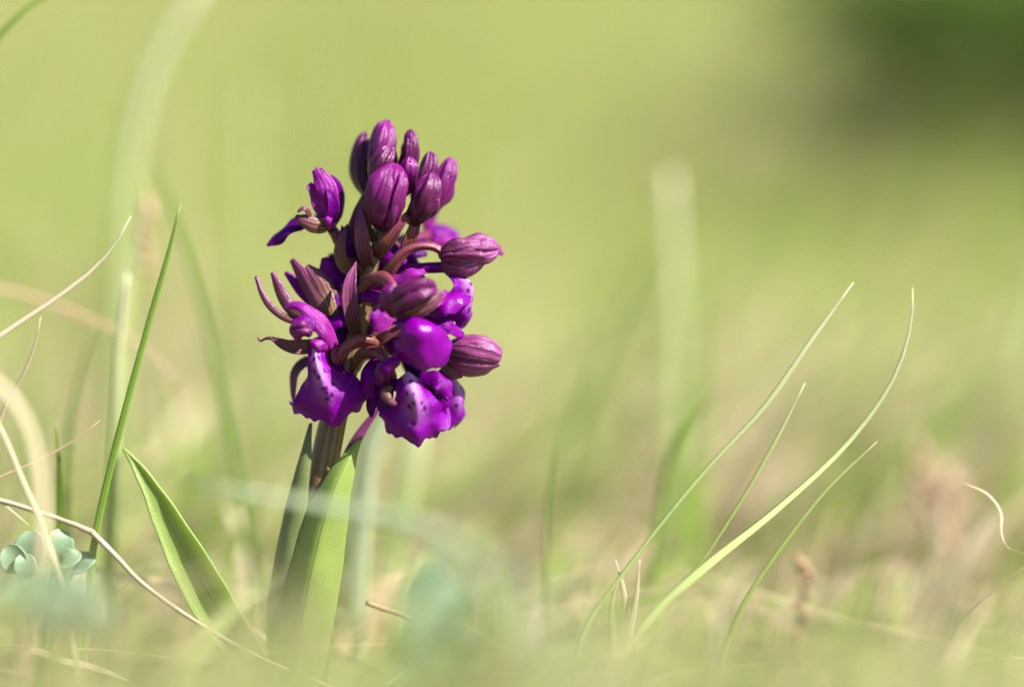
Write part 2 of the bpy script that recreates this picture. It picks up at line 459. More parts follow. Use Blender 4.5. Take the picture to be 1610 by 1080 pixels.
turf('side_turf', 'short meadow turf spreading to both sides of the orchid', scatter(46000, -1.3, 2.6, 1.1, 2.2, 1.0, in_wedge), .015, .06, .002, .005, .40, (.2, .1), seg=3)
turf('front_turf', 'low blurred grass on the camera side of the orchid', [p for p in scatter(3200, -.38, -.055, .13, .21, .8) if rng.random() < 1.25 - abs(p[0]) / .16], .12, .13, .001, .0030, .40, (.2, .0), cap=front_cap, dark=lambda x, y: .9)
turf('grass_litter', 'straw coloured dead grass lying on the soil', scatter(6000, -.45, .7, .3, .5, 1.0, lambda x, y: abs(y) < .03 and abs(x) < .1), .02, .07, .0008, .0022, 1.6, (.2, .0), lie=1.0)

# ------------------------------------------------------------------ orchid
orchid = empty('orchid', V(470, 1112, 0))
tag(orchid, 'purple flowering wild orchid with a dense spike of buds and spotted lips', 'orchid')
STEMP = [(470, 1112, 0), (487, 900, 4), (503, 780, 4), (520, 680, 4), (548, 570, 6), (578, 450, 6), (600, 370, 4), (612, 310, 3), (618, 270, 3)]
tube('stem', orchid, [V(*p) for p in STEMP], [30, 27, 25, 24, 22, 18, 15, 12, 8], STEM, 20, 40, ribs=7, rib=.06, twist=.6)
_sp = [Vector(p) for p in STEMP]

def P(*a): return [V(*p) for p in a]
def ds(d):                    # surroundings: depths are written compactly and stretched here
    q = min(1, max(0, (abs(d) - 12) / 18)); return d * (1 + 7 * q * q * (3 - 2 * q))
def Q(*a): return [V(p[0], p[1], ds(p[2])) for p in a]
def rooted(p3):               # carry the foot of a stalk down into the soil
    p = p3[0]; g = hgt(p.x, p.y)
    return [Vector((p.x, p.y, g - .004))] + p3 if p.z > g + .001 else p3
def pscale(d): return 1 + ds(d) * PX / D

# leaves
sheet('leaf', orchid, P((462, 1105, -40), (474, 980, -46), (494, 880, -50), (518, 790, -50), (543, 730, -40), (567, 689, -22)), [28, 44, 48, 45, 36, 22, 2], [F(-.1, .05, 1), F(-.1, .05, 1), F(-.1, .1, 1), F(-.1, .1, 1)], LEAF,
      cup=[.5, .45, .45, .5, .5], fold=.5, nu=15, nv=30, solid=4, ridge=2, crumple=2)['label'] = 'broad pale green leaf clasping the front of the stem'
sheet('leaf', orchid, P((445, 1105, -8), (436, 980, -16), (448, 880, -20), (463, 790, -22), (478, 720, -20), (489, 664, -8)), [24, 32, 34, 30, 24, 14, 2], [F(-.5, .1, 1), F(-.5, .1, 1)], SHEATH,
      cup=1.0, nu=15, nv=30, solid=4)
sheet('leaf', orchid, P((500, 1105, 10), (512, 950, 16), (524, 840, 16), (542, 735, 10), (568, 680, 4), (604, 630, 0)), [16, 17, 16, 14, 11, 9, 2], [F(.5, .3, 1), F(.4, .3, 1)], BRACT,
      cup=.9, nu=13, nv=28, solid=4)
sheet('leaf', orchid, P((440, 1112, 10), (398, 1040, 4), (345, 960, -4), (292, 868, -8), (240, 772, -6), (212, 728, -3), (193, 704, 0)), [24, 32, 36, 40, 36, 26, 14, 2], [F(-.45, .2, 1), F(-.4, .3, 1), F(-.3, .35, 1)], LEAF,
      cup=[-1.0, -.9, -.8, -.8, -.9], nu=17, nv=30, solid=4)['label'] = 'separate folded leaf arching away from the stem'

def flower(label, base):
    e = empty('flower', V(*base), orchid)
    if label: e['label'] = label
    return e
def bud(pts, hw, roll=0., mat=None, **k):
    mat = mat or BUD; hw *= .87
    b = pod('bud', orchid, P(*pts), hw * .93, mat, roll, **k)
    c = catmull([Vector(p) for p in pts], 9); q = random.Random(int(pts[-1][0]))
    for al in (q.uniform(.35, .8), q.uniform(1.7, 2.2)):          # two sepals folded over the front of the bud
        sp, nn = [], []
        for i, p in enumerate(c):
            v = i / 8; t = tang(c, i); pr = math.sqrt(max(.0016, 1 - abs(2 * min(1, v * .985 + .012) ** 1.1 - 1) ** 2.3))
            px_ = Vector((-t.y, t.x, 0)).normalized(); px_ = px_ if px_.x > 0 else -px_
            o = px_ * math.cos(al) + Vector((0, 0, -1)) * math.sin(al)
            sp.append(V(*(p + o * (hw * pr * .97)))); nn.append(F(o.x, -o.y, -o.z))
        sheet('sepal', b, sp[1:], [hw * .35, hw * .62, hw * .72, hw * .66, hw * .45, hw * .12], nn[1:], mat, cup=1.05, nu=13, nv=18, crumple=3.5, ridge=2.5, solid=2.5, jag=3)
    return b
def bract(parent, pts, ws, face, mat=None, cup=-.9, **k):
    return sheet('bract', parent, P(*pts), ws, face, mat or BRACT, cup=cup, nu=9, nv=16, solid=2.5, **k)

# buds at the tip of the spike
B = []
B.append(bud([(588, 318, 34), (570, 285, 42), (567, 245, 44), (573, 208, 40)], 17, .4))
B.append(bud([(600, 300, 14), (596, 262, 12), (602, 222, 10), (609, 189, 14)], 26, 1.2, BUDP))
B.append(bud([(608, 300, -14), (596, 272, -26), (603, 250, -32), (617, 231, -26)], 20, 2.2))
B.append(bud([(632, 290, 8), (642, 252, 4), (645, 226, 0), (644, 204, 4)], 17, .9))
B.append(bud([(628, 312, -10), (638, 286, -20), (643, 266, -34), (644, 247, -36)], 18, 1.7, BUDP))
B.append(bud([(648, 316, 6), (666, 282, 2), (674, 258, 0), (676, 239, 4)], 15, .1))
B.append(bud([(660, 345, 24), (688, 306, 24), (702, 276, 22), (709, 248, 24)], 21, 2.9, BUDP))
B.append(bud([(642, 352, -8), (660, 330, -22), (674, 296, -30), (682, 272, -24)], 25, 3.4))
B.append(bud([(606, 362, -16), (606, 332, -40), (614, 296, -48), (622, 258, -34)], 32, 4.6, BUDP))
for b in B: pass
# bracts between buds
bract(orchid, [(590, 380, 0), (576, 350, -18), (574, 322, -22), (580, 290, -14)], [8, 12, 12, 8, 1], F(-.6, .2, 1), SEPAL)
bract(orchid, [(580, 420, -4), (572, 390, -24), (568, 355, -28), (566, 318, -16)], [9, 14, 14, 9, 1], F(-.2, .1, 1))
bract(orchid, [(568, 420, 14), (556, 380, 6), (560, 340, 6), (570, 305, 8)], [9, 13, 12, 7, 1], F(-.8, .1, .8))
bract(orchid, [(556, 432, -2), (540, 412, -14), (537, 385, -18), (546, 352, -10)], [8, 13, 13, 8, 1], F(-.5, .2, 1), SEPAL)
bract(orchid, [(560, 530, -10), (552, 492, -34), (549, 452, -40), (560, 411, -30)], [10, 14, 15, 11, 1], F(.1, .2, 1))
bract(orchid, [(592, 405, -6), (604, 388, -26), (622, 360, -32), (642, 336, -26)], [7, 12, 13, 10, 5], F(.3, .3, 1), OVARY)
bract(orchid, [(632, 402, -4), (642, 378, -12), (652, 352, -12), (660, 330, -6)], [8, 13, 13, 9, 3], F(.6, .1, 1), OVARY)
bract(orchid, [(586, 552, -14), (600, 536, -40), (620, 522, -50), (634, 508, -46)], [7, 12, 12, 8, 1], F(-.1, .6, 1), OVARY)
bract(orchid, [(500, 560, 22), (484, 570, 14), (466, 590, 10), (462, 640, 12)], [8, 14, 13, 8, 1], F(-.8, .1, .6))
bract(orchid, [(545, 545, 10), (538, 500, 12), (530, 465, 10), (528, 430, 14)], [10, 14, 13, 9, 1], F(-.3, .1, 1))
for (x0, y0, d0), (x1, y1, d1), w_ in [((590, 470, 8), (606, 430, 24), 12), ((586, 500, 14), (622, 470, 30), 13), ((560, 540, 20), (588, 500, 34), 12), ((600, 400, 14), (588, 355, 24), 12)]:
    bract(orchid, [(x0 - 8, y0 + 20, d0), (x0, y0, d0 - 4), ((x0 + x1) / 2, (y0 + y1) / 2, d1 - 6), (x1, y1, d1)], [7, w_, w_, w_ * .6, 1], F(.2, .2, 1))

# open flowers ------------------------------------------------------
# upper left
f = flower('small open flower with upright hood at the upper left of the spike', (560, 420, 6))
tube('ovary', f, P((575, 430, 4), (556, 412, 8), (538, 390, 10), (524, 362, 6)), [8, 9, 9, 7], OVARY, 12, 16, ribs=3, rib=.12, twist=3)
tube('spur', f, P((520, 358, 6), (534, 378, 18), (548, 402, 26)), [8, 10, 6], DARKP, 12, 12)
sheet('sepal', f, P((524, 356, 4), (533, 330, 0), (533, 298, -2), (520, 276, -8)), [6, 13, 15, 12, 3], F(.7, .1, .8), DARKP, cup=.7)
sheet('sepal', f, P((520, 354, -6), (518, 325, -16), (512, 292, -20), (498, 266, -14)), [8, 16, 19, 17, 9], F(-.1, .35, 1), PINK, cup=.5, crumple=6, jag=6, ruffle=3)
sheet('petal', f, P((516, 350, -4), (504, 326, -12), (497, 304, -12), (485, 290, -8)), [6, 11, 13, 11, 5], F(-.4, .3, 1), PINK, cup=-.6, crumple=4)
sheet('petal', f, P((521, 352, -14), (524, 332, -22), (522, 312, -24), (514, 298, -22)), [5, 9, 10, 8, 2], F(.1, .2, 1), MAG, cup=-.6)
sheet('sepal', f, P((522, 354, -4), (500, 352, -18), (478, 346, -22), (464, 340, -18)), [6, 15, 17, 12, 3], F(-.2, .25, 1), SEPAL, cup=.9, crumple=2)
sheet('sepal', f, P((488, 340, -20), (482, 330, -24), (476, 328, -26), (468, 334, -24)), [4, 5, 4, 2], F(-.1, .7, .7), BRACT, cup=.4)
tube('column', f, P((522, 356, -8), (517, 348, -20), (512, 342, -24)), [7, 8, 4], PINK, 12, 8)
sheet('lip', f, P((508, 352, 4), (474, 346, -2), (448, 362, -4), (420, 386, 2)), [9, 15, 17, 15, 4], [F(-.3, .7, .6), F(-.5, .5, .8)], DARKP, cup=.9, ruffle=4, crumple=4, lobes=.0, jag=5)

# left, large lip towards the viewer
f = flower('open flower with broad spotted lip at the left of the spike', (590, 552, -12))
tube('ovary', f, P((596, 560, -4), (590, 541, -30), (565, 535, -46), (542, 548, -52), (530, 566, -44), (524, 548, -48)), [10, 11, 11, 10, 8, 6], OVARY, 14, 26, ribs=3, rib=.12, twist=3)
tube('spur', f, P((516, 556, -30), (530, 578, -10), (548, 585, 4), (562, 578, 14)), [9, 10, 10, 5], MAG, 12, 14)
sheet('sepal', f, P((515, 540, -40), (490, 546, -52), (455, 545, -52), (424, 530, -44)), [6, 13, 14, 9, 2], F(-.2, .35, 1), SEPAL, cup=-.7)
tube('sepal', f, P((428, 532, -44), (418, 532, -42), (410, 536, -40), (405, 531, -38)), [3, 2.4, 2, 1.6], BRACT, 8, 10)['label'] = 'withered curled sepal tip'
sheet('sepal', f, P((470, 508, -30), (440, 494, -28), (416, 470, -24), (402, 434, -18)), [6, 7, 7, 5, 3], F(-.5, .5, .8), BRACT, cup=1.0)
sheet('petal', f, P((484, 500, -36), (458, 486, -30), (440, 460, -26), (428, 428, -22)), [6, 12, 13, 10, 4], F(-.5, .4, .8), BRACT, cup=1.1)
sheet('sepal', f, P((512, 500, -16), (494, 470, -8), (476, 436, -6), (458, 408, -8)), [8, 13, 15, 12, 5], F(-.6, .3, .9), BRACT, cup=.8)
sheet('sepal', f, P((526, 496, -10), (516, 464, -8), (502, 438, -8), (482, 418, -6)), [8, 19, 20, 15, 5], F(.25, .2, 1), SEPAL, cup=.8)
sheet('petal', f, P((500, 486, -4), (476, 460, 2), (460, 440, 4), (448, 428, 6)), [6, 9, 10, 8, 3], F(-.4, .3, 1), MAG, cup=.7)
sheet('hood', f, P((530, 544, -46), (512, 512, -62), (490, 490, -68), (464, 478, -60), (448, 486, -52)), [6, 13, 16, 15, 11, 4], [F(.3, .4, 1), F(.1, .5, 1), F(-.2, .6, .8)], PINK, cup=1.1, crumple=7, jag=4, ruffle=3)
sheet('petal', f, P((520, 530, -56), (500, 512, -72), (480, 502, -76), (458, 506, -70)), [6, 10, 12, 10, 4], F(-.1, .5, 1), MAG, cup=1.0, crumple=5)
pod('column', f, P((492, 514, -66), (474, 518, -74), (455, 521, -70)), 14, BUDP, .4, wrinkle=.4)
sheet('petal', f, P((524, 548, -52), (512, 526, -68), (496, 506, -72), (478, 498, -70)), [7, 11, 11, 8, 3], F(.2, .3, 1), PINK, cup=.9, crumple=5)
tube('throat', f, P((512, 548, -40), (502, 542, -58), (492, 548, -66)), [10, 13, 12], PINK, 14, 10)
sheet('lip', f, P((496, 542, -62), (498, 570, -74), (508, 602, -74), (521, 640, -62), (525, 665, -50)), [13, 14, 19, 38, 58, 66, 60], [F(.0, .5, 1), F(.0, .25, 1), F(.05, .1, 1)], LIP, cup=[.5, .7, .8, .6, .4], fold=.5, ruffle=12, lobes=.05, jag=9, nu=41, nv=34, crumple=8, ridge=2)

# centre, blurred hood and arched lip nearest the viewer
f = flower('open flower with a glossy arched lip in the middle of the spike', (572, 452, 0))
tube('ovary', f, P((566, 470, -2), (580, 444, -36), (602, 438, -64), (618, 452, -88), (624, 474, -92)), [11, 11, 11, 10, 8], OVARY, 14, 22, ribs=3, rib=.12, twist=3)
tube('spur', f, P((620, 480, -76), (606, 470, -50), (584, 466, -30), (566, 462, -20)), [9, 11, 11, 7], MAG, 12, 14)
pod('hood', f, P((616, 492, -84), (632, 472, -116), (660, 456, -122), (686, 452, -106)), 19, BUD, 2.0, seam=.3, wrinkle=.3)
sheet('sepal', f, P((618, 498, -88), (648, 488, -108), (676, 474, -108), (697, 458, -96)), [9, 18, 21, 17, 5], F(.3, -.1, 1), SEPAL, cup=.9, crumple=4)
sheet('sepal', f, P((614, 492, -84), (622, 470, -112), (640, 452, -124), (664, 442, -124)), [9, 16, 17, 13, 5], F(.0, .5, 1), MAG, cup=.8, crumple=4)
sheet('sepal', f, P((618, 500, -80), (606, 478, -100), (606, 458, -108), (616, 442, -104)), [8, 15, 17, 12, 4], F(-.6, .1, 1), BUDP, cup=.8, crumple=4)
sheet('lip', f, P((630, 498, -86), (648, 502, -112), (662, 524, -124), (666, 556, -114), (664, 582, -94)), [15, 24, 36, 46, 50, 44], [F(.1, .9, .5), F(.1, .5, 1), F(.1, .1, 1), F(.05, -.1, 1)], LIPM, cup=[.7, .8, .8, .8, .7], fold=.3, ruffle=6, lobes=.04, jag=9, nu=35, nv=30, crumple=4)

# lower centre, big dark spotted lip
f = flower('open flower with a large dark spotted lip low on the spike', (566, 590, -4))
tube('ovary', f, P((556, 580, -6), (572, 556, -30), (596, 556, -56), (612, 576, -66), (618, 594, -62)), [9, 10, 10, 8, 7], OVARY, 14, 20, ribs=3, rib=.12, twist=3)
tube('spur', f, P((624, 606, -56), (604, 598, -36), (590, 612, -24), (583, 640, -20)), [10, 12, 11, 6], DARKP, 12, 14)
pod('hood', f, P((610, 606, -56), (602, 590, -76), (612, 574, -84), (630, 566, -80)), 11, BUDP, .5)
sheet('sepal', f, P((610, 608, -58), (598, 594, -82), (606, 576, -94), (628, 564, -90)), [6, 12, 14, 11, 4], F(-.3, .4, 1), MAG, cup=.9, crumple=6, jag=5)
sheet('sepal', f, P((614, 606, -66), (604, 616, -80), (612, 630, -84), (626, 636, -78)), [5, 9, 9, 6, 2], F(-.4, .2, 1), SEPAL, cup=.8)
sheet('petal', f, P((606, 596, -56), (590, 588, -52), (576, 598, -46), (570, 618, -40)), [6, 12, 13, 9, 3], F(-.4, .3, 1), MAG, cup=.8)
sheet('petal', f, P((600, 606, -40), (590, 620, -40), (582, 638, -36), (584, 656, -30)), [6, 12, 13, 9, 3], F(-.5, .1, 1), DARKP, cup=.7)
sheet('lip', f, P((640, 586, -70), (648, 602, -86), (654, 630, -88), (655, 668, -76), (652, 698, -58)), [18, 24, 34, 50, 61, 55], [F(.2, .7, .8), F(.1, .3, 1), F(.15, .1, 1)], LIP, cup=[.5, .7, .9, .7, .4], fold=.55, ruffle=13, lobes=.07, jag=12, nu=41, nv=34, crumple=9, ridge=2)

# right, closed hood on a curved stalk
f = flower('half closed flower on a curved stalk at the right of the spike', (598, 452, -4))
tube('ovary', f, P((590, 470, 4), (610, 430, -22), (632, 400, -34), (655, 388, -34), (680, 388, -28), (698, 398, -22)), [9, 11, 10, 8, 7, 7], OVARY, 14, 26, ribs=3, rib=.12, twist=3)
tube('spur', f, P((708, 420, -14), (680, 421, -12), (650, 422, -8), (622, 424, 0)), [9, 9, 8, 6], MAG, 12, 14)
pod('hood', f, P((690, 402, -20), (712, 396, -28), (744, 392, -30), (784, 391, -20)), 20, HOOD, 2.6, seam=.3, corr=.02, tipw=1.15)
sheet('sepal', f, P((692, 412, -22), (714, 425, -32), (742, 420, -36), (768, 402, -28)), [8, 17, 19, 15, 4], F(.1, -.3, 1), HOOD, cup=.9)
sheet('sepal', f, P((692, 400, -24), (716, 388, -40), (748, 382, -42), (778, 389, -30)), [7, 15, 17, 14, 4], F(.0, .5, 1), HOOD, cup=.9, crumple=3)
sheet('petal', f, P((744, 386, -20), (764, 382, -14), (780, 389, -8), (792, 400, -4)), [6, 11, 13, 11, 3], F(.2, .5, .8), BUDP, cup=.8, crumple=2)
sheet('lip', f, P((712, 428, -14), (730, 436, -22), (740, 462, -26), (738, 494, -24), (722, 518, -18)), [14, 22, 32, 39, 38, 28], [F(.9, .5, .3), F(.9, .1, .5), F(.8, -.2, .6)], LIP, cup=[.8, 1.0, 1.1, 1.1, .9], fold=.3, ruffle=7, lobes=.12, jag=9, nu=25, nv=24, crumple=6)
sheet('petal', f, P((734, 462, -30), (716, 466, -48), (694, 478, -56), (676, 498, -48)), [15, 22, 25, 21, 9], F(.0, .65, .8), LIPM, cup=.8, crumple=5, ruffle=4)

# right, lower closed hood
f = flower('drooping striped hood with rolled lip at the lower right of the spike', (600, 520, 10))
tube('ovary', f, P((585, 530, 12), (630, 520, 10), (670, 530, 4), (700, 548, -6)), [9, 10, 10, 9], OVARY, 12, 18, ribs=3, rib=.12, twist=3)
pod('hood', f, P((698, 552, -8), (722, 553, -24), (752, 555, -28), (788, 561, -14)), 25, HOOD, 1.1, seam=.32, corr=.03, tipw=1.2, wrinkle=.16)
sheet('sepal', f, P((698, 550, -16), (722, 543, -42), (758, 542, -46), (790, 556, -28)), [9, 19, 23, 20, 9], F(.05, .35, 1), HOOD, cup=.85, crumple=6, jag=9, ridge=3)
sheet('sepal', f, P((700, 562, -14), (720, 574, -34), (750, 578, -34), (784, 570, -22)), [8, 17, 20, 17, 8], F(.1, -.3, 1), HOOD, cup=.85, crumple=5, jag=9, ridge=2)
sheet('petal', f, P((696, 560, -10), (702, 578, -26), (714, 590, -30), (728, 592, -24)), [6, 11, 11, 8, 2], F(-.1, -.2, 1), SEPAL, cup=.9)
sheet('lip', f, P((700, 576, 2), (714, 594, -6), (724, 622, -8), (722, 650, -6), (708, 672, -2)), [16, 24, 33, 38, 36, 25], [F(.8, .5, .6), F(.8, 0, .7), F(.6, -.3, .8)], LIP, cup=[.8, 1.0, 1.1, 1.1, .9], fold=.3, ruffle=8, lobes=.12, jag=9, nu=25, nv=24, crumple=7)
sheet('petal', f, P((706, 608, -20), (700, 622, -34), (694, 640, -36), (702, 656, -28)), [6, 10, 12, 9, 3], F(-.2, .3, 1), MAG, cup=.9, crumple=2)

# behind the stem
f = flower('open flower seen behind the buds at the back of the spike', (606, 420, 60))
tube('ovary', f, P((602, 400, 10), (630, 380, 60), (660, 372, 110), (680, 370, 140)), [9, 10, 10, 8], OVARY, 12, 16)
sheet('lip', f, P((672, 352, 150), (690, 356, 134), (704, 372, 132), (712, 396, 144)), [14, 26, 32, 34, 24], [F(.2, .9, .4), F(.3, .4, 1)], MAG, cup=1.0, ruffle=5, lobes=.08, nu=21)
sheet('sepal', f, P((676, 366, 130), (674, 348, 124), (680, 330, 124), (688, 318, 130)), [6, 12, 13, 10, 3], F(.2, .2, 1), PINK, cup=.8)
sheet('sepal', f, P((680, 380, 120), (706, 382, 118), (726, 390, 122), (744, 398, 130)), [6, 12, 12, 9, 3], F(.2, .2, 1), PINK, cup=.8)
f = flower('open flower half hidden behind the stem', (598, 500, 60))
tube('ovary', f, P((580, 500, 16), (600, 480, 60), (618, 470, 100)), [9, 10, 9], OVARY, 12, 14)
sheet('lip', f, P((612, 470, 120), (612, 490, 104), (606, 514, 100), (596, 540, 108)), [16, 26, 32, 32, 24], [F(0, .8, .6), F(0, .3, 1)], PINK, cup=.9, ruffle=4, nu=21)
sheet('sepal', f, P((616, 470, 110), (626, 450, 104), (634, 430, 106), (650, 418, 110)), [6, 14, 15, 11, 3], F(0, .3, 1), PINK, cup=.8)
sheet('sepal', f, P((610, 474, 110), (600, 450, 100), (600, 424, 100), (608, 402, 108)), [6, 14, 15, 11, 3], F(0, .3, 1), MAG, cup=.8)
f = flower('open flower behind the stem on its left side', (552, 520, 50))
tube('ovary', f, P((566, 520, 16), (548, 490, 50), (532, 476, 76)), [9, 10, 9], OVARY, 12, 14)
sheet('lip', f, P((534, 470, 84), (526, 492, 64), (528, 522, 56), (536, 552, 60)), [16, 26, 34, 34, 24], [F(-.2, .7, .6), F(-.1, .3, 1)], DARKP, cup=.9, ruffle=4, nu=21)
sheet('sepal', f, P((536, 474, 70), (524, 450, 56), (518, 424, 54), (522, 398, 60)), [8, 18, 20, 15, 4], F(-.2, .2, 1), DARKP, cup=.8)
sheet('sepal', f, P((540, 476, 60), (548, 452, 44), (550, 426, 42), (544, 400, 50)), [8, 14, 15, 11, 4], F(.1, .2, 1), DARKP, cup=.8)
f = flower('open flower low behind the spotted lips', (600, 560, 50))
tube('ovary', f, P((572, 560, 16), (600, 548, 50), (630, 560, 70)), [9, 10, 9], OVARY, 12, 14)
sheet('lip', f, P((640, 560, 60), (668, 590, 46), (690, 626, 44), (700, 672, 60)), [16, 26, 34, 34, 26], [F(.3, .8, .6), F(.3, .3, 1)], DARKP, cup=1.0, ruffle=5, lobes=.08, nu=21)
sheet('sepal', f, P((634, 560, 60), (620, 540, 40), (630, 520, 36), (650, 508, 44)), [8, 16, 17, 12, 4], F(-.2, .4, 1), MAG, cup=.8)
sheet('petal', f, P((640, 570, 54), (660, 590, 30), (684, 600, 26), (704, 600, 34)), [7, 14, 15, 11, 3], F(.1, .4, 1), DARKP, cup=.8)

f = [o for o in orchid.children if o.name.startswith('flower')][-2]
sheet('petal', f, P((545, 470, 20), (530, 445, 4), (516, 425, 0), (510, 405, 6)), [9, 17, 20, 16, 5], F(-.1, .3, 1), MAG, cup=.6, crumple=4)
sheet('petal', f, P((560, 560, 10), (540, 530, -4), (524, 495, -6), (528, 462, 0)), [10, 18, 21, 17, 5], F(.2, .2, 1), DARKP, cup=.6, crumple=4)
sheet('petal', f, P((556, 470, -4), (572, 462, -34), (590, 466, -40), (606, 474, -36)), [8, 12, 13, 11, 5], F(.2, .5, 1), MAG, cup=.6, crumple=3)
f = [o for o in orchid.children if o.name.startswith('flower')][-3]
sheet('petal', f, P((590, 424, 6), (604, 408, -10), (620, 404, -12), (640, 412, -6)), [8, 12, 13, 10, 4], F(.1, .4, 1), MAG, cup=.6, crumple=3)
sheet('petal', f, P((600, 440, 10), (622, 430, -6), (646, 430, -6), (668, 440, 2)), [8, 13, 15, 13, 5], F(.1, .4, 1), PINK, cup=.5, crumple=3)
sheet('petal', f, P((585, 540, 10), (594, 520, 4), (606, 502, 6), (616, 488, 14)), [9, 15, 16, 13, 5], F(.1, .4, 1), PINK, cup=.5, crumple=3)
FL = [o for o in orchid.children if o.name.startswith('flower')]
for k, (q, ws_, fc, mt) in enumerate([
        (((640, 470, -60), (664, 478, -72), (686, 470, -70), (704, 456, -60)), [7, 13, 15, 13, 5], F(.2, .4, 1), PINK),
        (((660, 590, -20), (684, 594, -36), (700, 606, -40), (708, 626, -34)), [8, 14, 16, 14, 6], F(.3, .4, 1), MAG),
        (((596, 560, -30), (584, 580, -44), (578, 602, -46), (584, 626, -40)), [8, 14, 16, 14, 6], F(-.2, .3, 1), MAG),
        (((604, 590, -30), (606, 612, -50), (604, 636, -52), (612, 658, -44)), [8, 13, 15, 13, 6], F(-.1, .3, 1), DARKP),
        (((560, 500, -10), (540, 500, -30), (524, 510, -36), (512, 524, -36)), [8, 13, 14, 12, 5], F(-.1, .4, 1), MAG),
        (((660, 500, -40), (690, 506, -50), (712, 516, -46), (728, 530, -34)), [8, 13, 15, 12, 5], F(.1, .5, 1), MAG),
        (((604, 440, -30), (626, 438, -50), (648, 430, -54), (668, 426, -46)), [7, 11, 13, 11, 5], F(.1, .5, 1), PINK),
        (((560, 400, -6), (548, 392, -14), (540, 374, -14), (542, 356, -8)), [7, 11, 12, 10, 4], F(-.3, .3, 1), DARKP)]):
    sheet('petal', FL[(2, 3, 3, 3, 1, 4, 2, 0)[k]], P(*q), ws_, fc, mt, cup=.6, crumple=6, jag=5, ruffle=4)
rf = random.Random(11)
backs = [o for o in orchid.children if o.name.startswith('flower')][-4:]
for k in range(26):                      # inner petals glimpsed between the bracts
    t = rf.random(); cx, cy = 606 - t * 62, 400 + t * 160
    x, y, d = cx + rf.uniform(-46, 52), cy + rf.uniform(-20, 20), rf.uniform(2, 46)
    a = rf.uniform(-1, 1); L_ = rf.uniform(30, 48); q = 1 if x > cx else -1
    f = backs[k % 4]
    sheet('petal', f, P((cx, cy + 12, 14), ((cx + x) / 2, (cy + y) / 2, d), (x, y, d - 6), (x + q * L_ * .5 * math.cos(a), y - L_ * .5 * math.sin(a) - 6, d)), [6, 12, 15, 13, 4], F(rf.uniform(-.3, .3), .3, 1), rf.choice([MAG, MAG, DARKP, PINK, BRACT]), cup=rf.uniform(.3, 1), crumple=4, nu=9, nv=14)

# ------------------------------------------------------------------ single grass blades
def blade(pts, ws, mat, label, group=None, name='grass_blade', cat='grass blade', face=None, thick=.22, nv=26, twist=0.0, parent=None):
    """blade with a keeled lens section: pts in photo pixels + depth, ws full widths in pixels"""
    p3 = rooted(Q(*pts)); sp = catmull(p3, nv); vs, fs, uv = [], [], []
    ws = [q * pscale(pts[len(pts) // 2][2]) for q in ws]
    f0 = face if face is not None else F(-.1, .5, 1)
    m = 6
    prof = [(-1, 0, 0.), (-.5, .35, .25), (0, .15, .5), (.5, .35, .75), (1, 0, 1.), (0, -1, .5)]
    for i in range(nv):
        T = tang(sp, i); v = i / (nv - 1)
        N = (f0 - T * f0.dot(T)).normalized(); S = T.cross(N); a = twist * v
        S, N = S * math.cos(a) + N * math.sin(a), N * math.cos(a) - S * math.sin(a)
        hw = max(interp(ws, v), .5) * PX / 2
        for (x, z, uu) in prof:
            vs.append(sp[i] + S * (x * hw) + N * (z * hw * thick)); uv.append((uu, v))
    for i in range(nv - 1):
        for j in range(m):
            a = i * m + j; b = i * m + (j + 1) % m
            fs.append((a, b, b + m, a + m))
    fs.append(tuple(range(m - 1, -1, -1))); fs.append(tuple((nv - 1) * m + j for j in range(m)))
    o = mesh(name, vs, fs, mat, parent, uv, None if parent else p3[0])
    if parent is None: tag(o, label, cat, group)
    return o
def twig(pts, rs, mat, label, name='twig', cat='twig', **k):
    return tag(tube(name, None, P(*pts), rs, mat, 10, 34, base=P(pts[0])[0], **k), label, cat)

# right hand group
blade([(895, 1125, -14), (915, 1000, -14), (990, 888, -12), (1100, 750, -8), (1200, 642, -4), (1272, 540, 0), (1342, 444, 4)], [7.65, 8.29, 7.65, 6.38, 7.01, 7.65, 9.52, 7.65, 1.27], B_PALE, 'long pale blade with a straw tip, upper of four leaning right')
blade([(950, 1125, 4), (1010, 990, 2), (1090, 900, 0), (1150, 812, 0), (1210, 710, 0), (1266, 602, 0)], [8.16, 8.16, 7.48, 6.12, 5.44, 5.44, 6.12, 1.36], B_LIME, 'slender lime blade with a pinkish tip between two longer blades')
blade([(940, 1125, -26), (1010, 985, -24), (1100, 898, -22), (1220, 802, -18), (1330, 700, -8), (1402, 600, 2), (1432, 510, 4), (1435, 452, 6)], [5.78, 8.67, 13.7, 17.3, 13, 10.1, 7.95, 5.78, 1.44], B_PALE, 'broad grey green blade curving upright at its tip', face=F(-.2, .6, .9))
blade([(1110, 1125, 8), (1130, 1050, 6), (1168, 952, 4), (1230, 858, 2), (1300, 770, 0), (1379, 694, -2)], [8.16, 8.84, 8.84, 7.48, 6.12, 4.08, 1.02], B_LIME, 'short bright green blade with fine pointed tip, lowest of four leaning right')
for q in ([(985, 1125, 6), (980, 1020, 6), (982, 940, 4), (968, 880, 2)], [(975, 1125, 0), (988, 1010, -2), (1000, 940, -4), (1006, 880, -4)], [(960, 1125, -6), (965, 1020, -8), (962, 950, -10), (975, 905, -10)]):
    blade(q, [12, 13, 12, 8, 2], B_DRY, 'short straw sheath at the foot of the long right leaning blades', 'straw sheaths at the foot of the blades')
blade([(840, 1140, -30), (880, 1050, -60), (960, 1020, -80), (1060, 960, -70)], [22, 24, 22, 16, 4], B_LIME, 'blurred yellow green blade crossing low in front of the straw sheaths')
blade([(900, 1130, 30), (910, 1020, 30), (935, 930, 30)], [9, 9, 3], B_PALE, 'short pale blade left of the straw sheaths')
